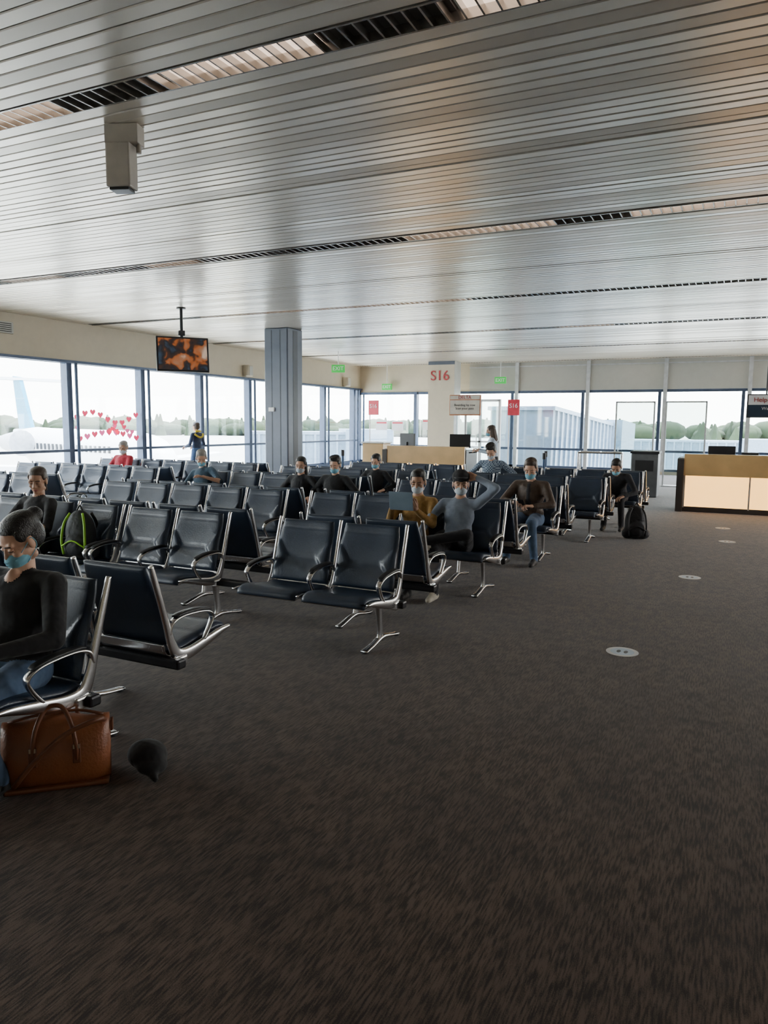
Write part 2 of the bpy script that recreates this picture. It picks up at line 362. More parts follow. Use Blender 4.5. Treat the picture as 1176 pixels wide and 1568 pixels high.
# ------------------------------------------------------------------ counters
def counter(name,x0,x1,y0,dep,panels,h=1.08):
    e=empty(name,((x0+x1)/2,y0+dep/2,0)); ox=(x0+x1)/2; L_=(x1-x0)/2; f=-dep/2
    b=MB()
    b.bx(-L_,L_,f+.12,dep/2,0,h-.05,1)
    b.bx(-L_+.12,L_,f+.0,f+.05,.70,h,0); b.bx(-L_+.12,L_,f,f+.3,h,h+.03,0)
    b.bx(-L_+.12,L_,f+.3,dep/2+.02,h-.12,h-.09,1)
    b.bx(-L_,-L_+.12,f-.02,dep/2,0,h-.06,2); b.bx(-L_,L_,f+.06,f+.14,0,.1,2)
    w=(2*L_-.16)/panels
    for i in range(panels):
        a=-L_+.14+i*w; b.bx(a+.015,a+w-.015,f+.07,f+.1,.1,.70,3)
    for i in range(panels+1):
        a=-L_+.14+i*w; b.bx(a-.015,a+.015,f+.055,f+.11,.08,.72,4)
    b.obj('desk_body',[M_wood,M_blk,mat('dark_panel',(.05,.04,.035),.5),M_lit,M_mulw],e)
    return e
c1=counter('gate_service_counter',-1.1,3.6,15.3,.9,4)
c2=counter('gate_service_counter',-7.85,-5.75,16.2,.9,3)
e=empty('podium',(-9.0,18.2,0)); MB().rbox((0,0,.55),(.62,.5,1.1),.015,0).rbox((0,0,1.12),(.68,.56,.04),.01,1).obj('podium_body',[M_wood,M_mulw],e)
def monitor(parent,x,y,z,rz=0):
    o=MB().rbox((0,0,.25),(.5,.04,.32),.01,0).cyl((0,.03,0),(0,.03,.2),.02,mi=0).rbox((0,.03,.01),(.22,.16,.02),.005,0).obj('monitor',[M_blk],parent,(x,y,z),rz); return o
monitor(c2,.7,.2,.99,.3); monitor(c2,-.7,.25,.99,2.8); monitor(c1,-1.6,.2,.85,.2); monitor(c1,.6,.2,.85,3)
MB().rbox((0,0,.06),(.3,.25,.12),.01,0).rbox((0,-.1,.13),(.3,.1,.05),.01,0).obj('printer',[M_blk],c1,(-1.1,.2,.99))
e=empty('gate_information_sign',(-6.15,17.3,0))
MB().cyl((0,0.05,0),(0,0.05,2.3),.03,mi=1).cyl((0,.05,0),(0,.05,.03),.2,mi=1).rbox((0,0,2.1),(.8,.06,.5),.01,0).bx(-.38,.38,-.036,-.03,1.88,2.22,2).bx(-.38,.38,-.036,-.03,2.24,2.33,2).obj('board',[mat('orange_frame',(.55,.2,.08),.5),M_mulw,mat('paper_cream',(.75,.7,.6),.6)],e)
text('DELTA',.11,M_redt,e,(0,-.04,2.285),(HP,0,0)); text('Boarding by row\nScan your pass',.08,mat('ink',(.1,.09,.09),.6),e,(0,-.04,2.06),(HP,0,0))
e=empty('hanging_notice_sign',(.66,15.7,0))
MB().rbox((0,0,2.03),(1.25,.06,.44),.01,0).bx(-.6,.6,-.036,-.03,2.05,2.23,1).bx(-.6,.6,-.036,-.03,1.83,2.05,2).cyl((-.3,.04,2.2),(-.3,.04,H),.015,mi=0).cyl((.3,.04,2.2),(.3,.04,H),.015,mi=0).obj('board',[M_blk,M_white,mat('navy_sign',(.02,.04,.07),.4)],e)
text('Help stop the spread',.12,M_redt,e,(0,-.04,2.14),(HP,0,0)); text('Wear a mask and keep\nsix feet apart',.08,M_white,e,(0,-.04,1.94),(HP,0,0))
MB().rbox((0,0,.5),(.6,.5,1.0),.02,0).rbox((0,0,1.03),(.64,.54,.06),.01,1).bx(-.2,.2,-.26,-.25,.6,.85,1).obj('waste_bin',[mat('bin_grey',(.16,.17,.18),.4,.4),M_blk],None,(-2.0,18.2,0))
b=MB()
for x in(-.5,.5):
    for yy in(-.25,.25): b.cyl((x,yy,0),(x,yy,.98),.022)
for yy in(-.25,.25): b.cyl((-.5,yy,.98),(.5,yy,.98),.022); b.cyl((-.5,yy,.3),(.5,yy,.3),.018)
for x in(-.5,.5,0): b.cyl((x,-.25,.98),(x,.25,.98),.022)
b.rbox((.25,0,.32),(.45,.46,.03),.005,1)
b.obj('baggage_sizer',[M_alu,M_blk],None,(-3.1,18.6,0),.1)
for (x,yy) in((-4.2,17.6),(-3.95,16.4),(-8.4,15.2)):
    MB().cyl((0,0,0),(0,0,.03),.17,mi=0).cyl((0,0,.03),(0,0,1.0),.03,mi=0).cyl((0,0,.88),(0,0,1.02),.04,mi=1).obj('queue_stanchion',[mat('stanchion_blue',(.05,.1,.2),.4,.3),M_blk],None,(x,yy,0))
for x in(-3.2,-1.9):
    MB().bx(-.02,.02,-.02,.02,0,2.3,0).bx(.98,1.02,-.02,.02,0,2.3,0).bx(0,1,-.02,.02,2.26,2.3,0).bx(0,1,-.004,.004,.3,2.26,1).bx(-.02,1.02,-.15,.15,0,.03,0).obj('glass_partition',[M_mulw,M_glass2],None,(x,21.5,0))
for (x,y) in((-.70,5.5),(-.43,8.63),(-.11,11.6),(-.2,13.1)):
    o=MB().cyl((0,0,0),(0,0,.002),.115,seg=32,mi=0).cyl((0,0,.002),(0,0,.0024),.085,seg=32,mi=1).obj('floor_distance_sticker',[M_white,mat('sticker_blue',(.55,.65,.75),.4)],None,(x,y,.0005))
    MB().ell((-.025,.0,.0027),(.015,.035,.0004),0).ell((.025,0,.0027),(.015,.035,.0004),0).obj('footprints',[M_blk],o)
# ------------------------------------------------------------------ implicit bodies
class Body:
    def __init__(s): s.p=[]
    def c(s,p0,p1,r0,r1=None,mi=0): s.p.append(('c',np.array(p0,float),np.array(p1,float),r0,r0 if r1 is None else r1,mi)); return s
    def e(s,c,r,mi=0,R=None): s.p.append(('e',np.array(c,float),np.array(r,float),np.eye(3) if R is None else np.array(R),mi)); return s
    def bake(s,name,mats,voxel,it=4):
        b=MB()
        for q in s.p:
            if q[0]=='c':
                p0,p1=V(q[1]),V(q[2]); d=p1-p0; L_=d.length
                if L_<1e-5: b.ell(p0,(q[3],)*3); continue
                d.normalize(); a=d.orthogonal().normalized(); c=d.cross(a); rings=[]
                for k in range(1,5):
                    t=HP*k/4-HP; rings.append((p0+d*q[3]*math.sin(t),q[3]*math.cos(t)))
                for k in range(0,4):
                    t=HP*k/4; rings.append((p1+d*q[4]*math.sin(t),q[4]*math.cos(t)))
                rings=[[p+a*r*math.cos(2*math.pi*j/14)+c*r*math.sin(2*math.pi*j/14) for j in range(14)] for p,r in rings]
                b.rings(rings)
            else:
                Mx=Matrix([list(q[3][i])+[q[1][i]] for i in range(3)]+[[0,0,0,1]]); b.ell((0,0,0),q[2],0,Mx,20,14)
        o=link('tmp',b.mesh('tmp',[])); md=o.modifiers.new('r','REMESH'); md.mode='VOXEL'; md.voxel_size=voxel; md.adaptivity=0
        if it: sm=o.modifiers.new('s','SMOOTH'); sm.factor=.5; sm.iterations=it
        dg=bpy.context.evaluated_depsgraph_get(); me=D.meshes.new_from_object(o.evaluated_get(dg)); D.objects.remove(o); me.name=name
        n=len(me.polygons); c=np.zeros(n*3); me.polygons.foreach_get('center',c); c=c.reshape(-1,3); best=np.full(n,1e9); idx=np.zeros(n,int)
        for q in s.p:
            if q[0]=='c':
                d=q[2]-q[1]; L2=max(d@d,1e-9); t=np.clip((c-q[1])@d/L2,0,1); dist=np.linalg.norm(c-(q[1]+t[:,None]*d),axis=1)-(q[3]+(q[4]-q[3])*t)
            else:
                l=(c-q[1])@q[3]; k=np.linalg.norm(l/q[2],axis=1); dist=(k-1)*q[2].min()
            w=dist<best; best[w]=dist[w]; idx[w]=q[-1]
        me.materials.clear()
        for m in mats: me.materials.append(m)
        me.polygons.foreach_set('material_index',idx.astype(np.int32)); me.polygons.foreach_set('use_smooth',np.ones(n,bool)); me.update(); return me
SK={'light':mat('skin_light',(.62,.37,.26),.5,namt=.05),'tan':mat('skin_tan',(.46,.26,.17),.5,namt=.05)}
M_eye=mat('eye_white',(.6,.58,.55),.3); M_iris=mat('iris_dark',(.03,.02,.015),.2); M_lip=mat('lips',(.4,.14,.12),.4)
def head_mesh():
    h=Body()
    h.e((0,-.015,.03),(.077,.097,.09)).e((0,.022,-.03),(.062,.07,.085)).e((0,.05,-.088),(.034,.036,.028))
    h.c((-.045,.0,-.07),(0,.05,-.095),.022,.018).c((.045,.0,-.07),(0,.05,-.095),.022,.018)
    h.c((0,.082,.012),(0,.1,-.028),.008,.012).e((.012,.09,-.033),(.009,.01,.008)).e((-.012,.09,-.033),(.009,.01,.008))
    h.c((-.04,.068,.026),(.04,.068,.026),.014)
    for s in(-1,1): h.e((s*.079,-.005,-.005),(.009,.02,.033)).e((s*.038,.06,-.025),(.024,.025,.02))
    h.e((0,.084,-.062),(.024,.012,.006),1).e((0,.083,-.070),(.02,.012,.006),1)
    me=h.bake('head',[SK['light'],M_lip,M_eye,M_iris,M_iris],.0048,3)
    return me
HEAD=head_mesh()
def eyes(parent,Mx,hairm,sk,down):
    b=MB()
    for s in(-1,1):
        b.ell((s*.031,.076,.004),(.015,.010,.007),0); b.ell((s*.031,.0835,.004),(.0058,.004,.0058),1)
        if down: b.ell((s*.031,.0765,.0055),(.0172,.0125,.0075),3)
        else: b.ell((s*.031,.0765,.0095),(.0168,.0118,.0058),3)
        b.ell((s*.031,.075,-.004),(.0165,.0105,.004),3)
        b.tube([(s*.013,.090,.024),(s*.03,.092,.029),(s*.05,.078,.023)],.003,6,2,n=3)
        zz=-.001 if down else .0045
        b.tube([(s*.016,.083,zz),(s*.031,.0885,zz+.0005),(s*.047,.075,zz)],.0016,6,2,n=3)
    o=b.obj('eyes_and_brows',[M_eye,M_iris,hairm,sk],parent); o.matrix_local=Mx
_hc={}
def hand_mesh(curl,side):
    k=(round(curl,2),side)
    if k in _hc: return _hc[k]
    h=Body(); sx=-side
    fx=[-.030,-.010,.010,.029]; ln=[.072,.080,.073,.057]; kn=[.083,.088,.084,.075]
    for i in range(4):
        x=fx[i]*(-sx)*1.0; x0=x*.55
        h.c((x0,.0,0),(x,kn[i],0),.0145,.0115)
        p=np.array([x,kn[i],0.]); a=0
        L_=ln[i]; segs=[.45,.31,.24]; rr=[.0092,.0084,.0078,.0068]
        for j in range(3):
            a+=curl*(.75,1.0,.7)[j]*(1+.08*i); q=p+np.array([x*.12/3,math.cos(a)*L_*segs[j],-math.sin(a)*L_*segs[j]]); h.c(p,q,rr[j],rr[j+1]); p=q
    t=sx
    h.c((t*.018,.012,-.004),(t*.042,.045,-.014),.015,.0115).c((t*.042,.045,-.014),(t*.052,.076,-.022-.01*curl),.0105,.0092).c((t*.052,.076,-.022-.01*curl),(t*(.052-.012*curl),.1,-.03-.014*curl),.009,.0075)
    h.c((0,-.03,0),(0,.01,0),.022,.024)
    me=h.bake('hand',[SK['light']],.0036,2); _hc[k]=me; return me
def skinned(me,m):
    me=me.copy(); me.materials[0]=m; return me
def ik(a,c,l1,l2,h):
    a,c,h=V(a),V(c),V(h); d=c-a; L_=min(d.length,l1+l2-.004); u=d.normalized(); c=a+u*L_
    x=(l1*l1-l2*l2+L_*L_)/(2*L_); y=math.sqrt(max(l1*l1-x*x,0)); hp=h-u*h.dot(u); hp.normalize(); return a+u*x+hp*y,c
def hairmesh(style,m,capm=None):
    h=Body()
    if style=='none': return None
    h.e((0,-.03,.074),(.080,.097,.062)).e((0,-.045,.01),(.081,.08,.085))
    for s in(-1,1): h.e((s*.066,.0,.048),(.016,.045,.04))
    if style in('short','messy'):
        h.e((0,.02,.108),(.055,.045,.028))
        if style=='messy':
            for i in range(10):
                a=i*.63; h.e((.05*math.cos(a),.0+.06*math.sin(a),.122),(.03,.03,.02))
    if style=='bun': h.e((0,-.125,.07),(.042,.038,.04)).e((0,-.09,.06),(.05,.04,.04))
    if style=='tail': h.c((0,-.11,.03),(0,-.16,-.14),.035,.018)
    if style=='long':
        for s in(-1,1): h.c((s*.06,-.02,.03),(s*.075,-.015,-.17),.036,.026)
        h.c((0,-.07,.0),(0,-.085,-.2),.06,.05); h.c((.04,-.06,.0),(.05,-.07,-.2),.04,.03).c((-.04,-.06,.0),(-.05,-.07,-.2),.04,.03)
    return h.bake('hair',[m],.007,2)
def fab(name,c,r=.85): return mat(name,c,r,sheen=.1,bump=.7,bscale=11,namt=.15,nscale=12,bdist=.03)
HB=mat('hair_black',(.012,.010,.009),.45,bump=.6,bscale=150); HBr=mat('hair_brown',(.05,.028,.016),.45,bump=.6,bscale=150); HG=mat('hair_grey',(.3,.28,.26),.5,bump=.6,bscale=150)
M_mb=mat('mask_blue',(.20,.48,.62),.8); M_mw=mat('mask_white',(.6,.68,.76),.8)
def person(name,loc,rz,top,pants,shoe,skin='light',hair=('short',HB),mask=None,stand=False,lean=None,wr=None,wl=None,ar=None,al=None,hr=(1,-.6,-.6),hl=(-1,-.6,-.6),kr=None,kl=None,
           hp=8,hy=0,sleeve=1.,sc=1.,voxel=.014,curl=.5,hdr=None,hdl=None,nr=None,nl=None,cap=None,fdr=(0,1,0),fdl=(0,1,0),vneck=False,bulk=1.,roll=0,shirt=None):
    E=empty(name,loc,rz); E.scale=(sc,)*3
    sk=SK[skin]; P=V((0,0,.94 if stand else .52)); lean=(0 if stand else -9) if lean is None else lean
    R=Matrix.Rotation(math.radians(roll),3,'Y')@Matrix.Rotation(math.radians(-lean),3,'X'); sp=lambda h,y=0,x=0:P+R@V((x,y,h))
    B=Body(); SKN,TOP,PAN,SHO,SHI=0,1,2,3,4; Rn=np.array([list(r) for r in R]); g=bulk
    B.e(P+V((0,0,-.005)),(.165*g,.12*g,.115),PAN)
    B.e(sp(.07),(.155*g,.115*g,.09),TOP,Rn).e(sp(.15),(.145*g,.105*g,.13),TOP,Rn).e(sp(.28,.0),(.162*g,.112*g,.16),TOP,Rn).e(sp(.36,.005),(.15*g,.095*g,.10),TOP,Rn)
    B.c(sp(.405,-.005,-.145),sp(.405,-.005,.145),.058*g,mi=TOP).c(sp(.425,0,-.05),sp(.425,0,.05),.05,mi=TOP)
    if shirt: B.e(sp(.25,.075*g),(.038,.05,.19),SHI,Rn)
    hc=sp(.605,.025); B.c(sp(.44,-.01),sp(.55,.005),.056,.051,SKN)
    if vneck: B.e(sp(.40,.062),(.042,.035,.075),SKN,Rn)
    else: B.c(sp(.435,-.014),sp(.452,-.011),.062,.058,TOP)
    wr=wr or ((.28,.16,.66) if not stand else (.24,.05,.82)); wl=wl or ((-.28,.16,.66) if not stand else (-.24,.05,.82))
    hands=[]
    for s,w,h,hd,nn in((1,wr,hr,hdr,nr),(-1,wl,hl,hdl,nl)):
        sh=sp(.405,-.005,s*.175); el,wt=ik(sh,w,.285,.25,h)
        B.c(sh,el,.056*g,.045*g,TOP)
        if sleeve>=1: B.c(el,wt,.045*g,.033,TOP)
        else: B.c(el,wt,.040,.027,SKN)
        d=V(hd).normalized() if hd else (wt-el).normalized(); hands.append((s,wt,d,nn)); B.c(wt,wt+d*.012,.025,.023,SKN)
    ar=ar or ((.14,.50,.085) if not stand else (.11,.02,.085)); al=al or ((-.14,.50,.085) if not stand else (-.11,.02,.085))
    for s,a,kn,fd in((1,ar,kr,fdr),(-1,al,kl,fdl)):
        hi=P+V((s*.085,0,-.015)); k,an=ik(hi,a,.44,.42,kn or (0,1,.8))
        B.c(hi,k,.088*g,.062*g,PAN).c(k,an,.060*g,.046,PAN).c(an-(an-k).normalized()*.1,an,.05,.05,PAN)
        f=V(fd).normalized(); up=(V((0,0,1))-f*f.z); up=up.normalized() if up.length>.1 else V((0,-1,0))
        B.c(an-f*.035-up*.04,an+f*.06-up*.036,.042,.042,SHO).c(an+f*.05-up*.042,an+f*.155-up*.05,.04,.032,SHO).c(an-up*.03,an,.04,.038,SHO)
    link('body',B.bake('body',[sk,top,pants,shoe,shirt or top],voxel,5),E)
    Hm=Matrix.Translation(hc)@Matrix.Rotation(math.radians(hy),4,'Z')@Matrix.Rotation(math.radians(-hp),4,'X')
    o=link('head',skinned(HEAD,sk),E); o.matrix_local=Hm
    eyes(E,Hm,hair[1],sk,hp>12)
    hm=hairmesh(hair[0],hair[1])
    if hm: o=link('hair',hm,E); o.matrix_local=Hm
    if mask:
        b=MB(); b.ell((0,.05,-.058),(.061,.069,.05),0,None,24,16)
        for z in(-.045,-.06,-.075): b.tube([(-.05,.085,z),(0,.121 if z>-.07 else .116,z),(.05,.085,z)],.002,6,0,n=4)
        for s in(-1,1): b.tube([(s*.055,.06,-.03),(s*.078,.02,-.0),(s*.084,-.015,.02),(s*.082,-.02,-.03),(s*.055,.05,-.085)],.002,6,0,n=4)
        o=b.obj('face_mask',[mask],E); o.matrix_local=Hm
    if cap:
        b=MB(); b.ell((0,-.015,.075),(.09,.112,.08),0,None,24,16); b.rings([[(x,y_,z+dz) for x,y_ in((-.07,.07),(-.05,.135),(0,.165),(.05,.135),(.07,.07))] for z,dz in((.075,0),(.085,0))],0)
        o=b.obj('cap',[cap],E); o.matrix_local=Hm
    for s,wt,d,nn in hands:
        me=skinned(hand_mesh(curl,s),sk); z=V(nn) if nn else V((0,0,1)); y=d; z=z-y*z.dot(y)
        if z.length<.05: z=V((0,1,0))-y*y.y
        z.normalize(); x=y.cross(z); mx=Matrix((x,y,z)).transposed().to_4x4(); mx.translation=wt+d*.02
        o=link('hand_right' if s>0 else 'hand_left',me,E); o.matrix_local=mx
    return E
PI=math.pi
def phone(E,c,rx=0,rz=0,s=(.075,.009,.15),m=None):
    o=MB().rbox((0,0,0),s,.004,0).obj('phone' if s[0]<.1 else 'tablet',[m or M_blk],E,c); o.rotation_euler=(rx,0,rz)
blk=fab('black_fabric',(.012,.012,.014)); jean=fab('denim',(.07,.12,.21)); dnv=fab('navy_fabric',(.02,.03,.06)); drk=fab('charcoal_fabric',(.022,.022,.026))
shb=fab('shoe_black',(.02,.02,.02),.6); shw=fab('shoe_beige',(.5,.46,.38),.7)
W=person('seated_woman',(-3.0,2.28,0),PI+.22,blk,jean,shb,'light',('bun',HB),M_mb,wr=(.13,.28,.68),wl=(-.13,.28,.68),ar=(.10,.28,.085),al=(-.09,.26,.085),hp=30,hy=-22,voxel=.007,curl=.7,hdr=(-.5,.8,0),hdl=(.5,.8,0),nr=(.3,-.1,1),nl=(-.3,-.1,1),vneck=True,sc=.97,bulk=1.1)
phone(W,(0,.38,.70),-1.1)
W=person('seated_woman',(-5.86,4.70,0),PI,blk,drk,shb,'tan',('tail',HBr),None,wr=(.13,.28,.72),wl=(-.13,.28,.72),hp=14,hy=30,sc=.97,curl=.7,hdr=(-.6,.7,.2),hdl=(.6,.7,.2),sleeve=0)
phone(W,(0,.38,.76),-.9)
lb=fab('light_blue_shirt',(.22,.26,.33)); bpant=fab('dark_trousers',(.018,.018,.022))
person('seated_man',(-2.44,6.72,0),PI,lb,bpant,shw,'light',('short',HB),M_mw,wr=(.30,.30,.62),wl=(-.17,-.10,1.19),hl=(-1,.25,.35),ar=(.08,.42,.085),al=(.16,.50,.60),kl=(-1,.3,.4),fdl=(.9,.3,.35),hp=4,hy=22,sc=.95,curl=.8,hdl=(.9,-.1,.2),nl=(0,-1,0),cap=fab('cap_black',(.012,.012,.014)),sleeve=1)
yl=fab('mustard_print',(.34,.19,.05)); yl.node_tree.nodes['Noise Texture'].inputs['Scale'].default_value=45
W=person('seated_woman',(-2.90,6.74,0),PI,yl,bpant,shb,'tan',('short',HB),M_mw,wr=(.14,.28,.86),wl=(-.14,.28,.86),hp=14,hy=12,sc=.95,curl=1.0,hdr=(-.3,.5,.8),hdl=(.3,.5,.8),nr=(.4,.8,0),nl=(-.4,.8,0),hr=(.5,-.6,-.8),hl=(-.5,-.6,-.8))
phone(W,(0,.36,.96),-.15,0,(.26,.01,.19),mat('tablet_case',(.16,.22,.28),.4))
bj=fab('brown_jacket',(.06,.034,.02),.6)
W=person('seated_man',(-2.28,8.86,0),PI,bj,jean,shb,'light',('short',HBr),M_mb,wr=(.12,.33,.74),wl=(-.12,.33,.70),ar=(.17,.40,.085),al=(-.17,.42,.085),hp=24,hy=4,sc=.99,curl=.9,lean=2,hdr=(-.7,.6,.1),hdl=(.7,.6,.1),bulk=1.1,hr=(1,-.4,-.4),hl=(-1,-.4,-.4),shirt=drk)
phone(W,(0,.42,.74),-.9)
person('seated_woman',(-5.62,8.88,0),PI,drk,bpant,shb,'light',('long',HB),M_mw,hp=10,hy=15,sc=.93,voxel=.018)
person('seated_man',(-5.06,8.88,0),PI,blk,bpant,shb,'light',('messy',HB),M_mb,hp=18,hy=5,sc=.95,voxel=.018,bulk=1.08)
person('seated_man',(-5.30,10.63,0),PI,blk,drk,shb,'light',('short',HB),M_mb,hp=18,sc=.92,voxel=.018)
gb=fab('steel_blue_shirt',(.04,.08,.12))
person('seated_man',(-7.3,8.86,0),PI,gb,drk,shb,'light',('short',HG),M_mb,hp=28,hy=40,sc=.98,voxel=.018,roll=8,wr=(.15,.3,.66),wl=(-.2,.2,.85),sleeve=0)
rd=fab('red_shirt',(.42,.02,.04))
person('seated_man',(-10.97,10.86,0),PI,rd,drk,shb,'tan',('short',HG),M_mw,hp=16,hy=20,sc=1.0,voxel=.018,wr=(.15,.3,.64),wl=(-.15,.3,.64),sleeve=0,bulk=1.12)
pl=fab('plaid_shirt',(.16,.22,.32)); 
ck=pl.node_tree.nodes.new('ShaderNodeTexChecker'); ck.inputs['Scale'].default_value=44; ck.inputs['Color1'].default_value=(.05,.08,.14,1); ck.inputs['Color2'].default_value=(.3,.37,.44,1)
tcn=[n for n in pl.node_tree.nodes if n.type=='TEX_COORD'][0]; pl.node_tree.links.new(tcn.outputs['Object'],ck.inputs['Vector']); pl.node_tree.links.new(ck.outputs[0],pl.node_tree.nodes['Principled BSDF'].inputs['Base Color'])
person('seated_man',(-3.9,12.43,0),PI,pl,drk,shb,'light',('messy',HB),M_mw,hp=38,sc=1.05,voxel=.018,lean=4)
person('seated_man',(-1.76,12.40,0),PI,drk,bpant,shb,'tan',('short',HB),M_mb,hp=35,sc=.97,voxel=.018,lean=32,wr=(.15,.42,.56),wl=(-.15,.42,.56))
nj=fab('navy_jacket',(.03,.045,.09)); yel=fab('yellow_trim',(.6,.45,.03))
W=person('standing_man',(-13.0,15.55,0),HP,nj,fab('blue_jeans',(.07,.13,.26)),shb,'light',('short',HBr),None,stand=True,hp=2,sc=.97,voxel=.016,wr=(.2,.22,1.02),wl=(-.2,.22,1.02),hr=(.6,-1,-.2),hl=(-.6,-1,-.2))
MB().tube([(-.17,-.075,1.36),(-.10,-.12,1.30),(0,-.13,1.27),(.10,-.12,1.30),(.17,-.075,1.36)],.026,8,0).tube([(-.1,-.05,1.43),(0,-.075,1.44),(.1,-.05,1.43)],.03,8,0).obj('jacket_stripe',[yel],W)
W=person('standing_woman',(-4.85,15.5,0),HP+.3,fab('pale_blouse',(.42,.5,.6)),fab('black_trousers',(.02,.02,.025)),shb,'light',('long',HBr),M_mb,stand=True,hp=10,sc=.97,voxel=.016,wr=(.16,.3,1.12),wl=(-.14,.3,1.1),hr=(.4,-1,-.5),hl=(-.4,-1,-.5),lean=4)
phone(W,(0,.42,1.14),-.5)
# ------------------------------------------------------------------ bags
tan=mat('tan_leather',(.26,.085,.03),.42,bump=.2,bscale=90,namt=.2,nscale=7); tdk=mat('dark_tan_leather',(.15,.048,.018),.45)
brass=mat('buckle_metal',(.6,.5,.35),.3,1)
e=empty('leather_duffel_bag',(-2.74,2.27,0),math.radians(43))
b=MB(); rings=[]
for i in range(15):
    u=-1+2*i/14; k=(1-abs(u)**5)**.35 if abs(u)<1 else 0.0; k=max(k,.55); x=.225*u; rg=[]
    for j in range(24):
        a=2*PI*j/24; ca,sa=math.cos(a),math.sin(a)
        yy=.11*math.copysign(abs(ca)**.6,ca)*k; zz=math.copysign(abs(sa)**.7,sa); top=.155*(.86+.14*k)
        z=.155+ (zz*top if zz>0 else zz*.15); yy*=1-.35*max(0,zz)**2
        rg.append((x,yy,z+(.012*math.cos(u*5) if zz>0 else 0)))
    rings.append(rg)
b.rings(rings,0)
b.rbox((0,0,.012),(.44,.2,.024),.01,1)
b.tube([(-.2,0,.30),(-.1,-.012,.325),(0,0,.33),(.1,.01,.325),(.2,0,.30)],.007,8,1)
for s in(-1,1):
    b.tube([(-.09,s*.105,.14),(-.088,s*.112,.22),(-.07,s*.10,.31),(-.03,s*.06,.375),(.03,s*.06,.375),(.07,s*.10,.31),(.088,s*.112,.22),(.09,s*.105,.14)],.010,10,1)
    for x in(-.09,.09): b.rbox((x,s*.108,.17),(.035,.012,.09),.005,1); b.rbox((x,s*.116,.205),(.028,.006,.02),.002,2)
b.tube([(.215,0,.27),(.18,-.09,.31),(.05,-.125,.27),(-.08,-.13,.16),(-.17,-.125,.05)],.011,8,1)
b.rbox((.235,0,.25),(.012,.05,.05),.004,1)
b.obj('bag_body',[tan,tdk,brass],e)
b=Body(); b.e((0,0,.075),(.10,.085,.07)).e((.05,-.03,.05),(.08,.07,.045)).c((.08,-.06,.035),(.13,-.09,.02),.03,.015)
o=link('black_cap_pouch',b.bake('pouch',[blk],.008,3),None,(-2.46,2.54,0))
b=Body(); b.e((0,0,.10),(.13,.10,.10)).e((.02,-.03,.05),(.14,.11,.05)).c((-.08,0,.17),(.08,0,.17),.02)
link('dark_green_rucksack',b.bake('rucksack',[fab('dark_green',(.02,.035,.025))],.01,3),None,(-2.90,1.80,0))
def backpack(name,loc,rz,main,trim,s=1.):
    e=empty(name,loc,rz); e.scale=(s,)*3
    b=Body(); b.e((0,0,.24),(.16,.10,.25)).e((0,0,.14),(.165,.11,.14)).e((0,-.10,.15),(.12,.05,.11)).c((-.12,-.02,.08),(.12,-.02,.08),.08)
    link('pack',b.bake('pack',[main],.012,4),e)
    q=MB()
    for x in(-.085,.085): q.tube([(x*.8,-.06,.46),(x*1.3,-.105,.36),(x*1.5,-.13,.2),(x*1.35,-.12,.06)],.012,8,0)
    q.tube([(-.12,-.145,.14),(0,-.155,.2),(.12,-.145,.14)],.008,8,0); q.tube([(-.03,0,.48),(0,-.0,.53),(.03,0,.48)],.009,8,1)
    for x in(-.07,.07): q.tube([(x,.08,.45),(x*1.2,.15,.32),(x*1.3,.13,.1)],.016,8,1)
    q.obj('straps',[trim,M_blk],e)
backpack('hiking_backpack',(-5.28,4.72,.42),.25,fab('grey_nylon',(.035,.04,.045),.6),mat('neon_green',(.35,.75,.05),.5),.9)
backpack('travel_backpack',(-1.33,11.25,0),.3,fab('black_nylon',(.015,.015,.018),.6),M_blk,1.0)
# ------------------------------------------------------------------ window hearts
b=MB(); hp_=[]
for i in range(20):
    t=2*PI*i/20; hp_.append((16*math.sin(t)**3/16,(13*math.cos(t)-5*math.cos(2*t)-2*math.cos(3*t)-math.cos(4*t))/16))
def heart(y,z,s,mi): b.add([(XL-.045,y+a*s,z+c*s) for a,c in hp_],[list(range(20))],mi)
for i in range(9):
    u=i/8; heart(12.5+u*1.85,1.72+.13*math.sin(u*PI*2.2),.085,0); heart(12.55+u*1.8,1.22+.15*math.sin(u*PI),.09,i%2)
for i in range(9): heart(12.5+random.random()*1.8,1.4+random.uniform(-.12,.12),.07,i%2)
b.obj('heart_window_stickers',[mat('heart_red',(.7,.03,.12),.5,emit=(.9,.03,.12),es=1.),mat('heart_pink',(.8,.12,.35),.5,emit=(.9,.1,.3),es=1.)])
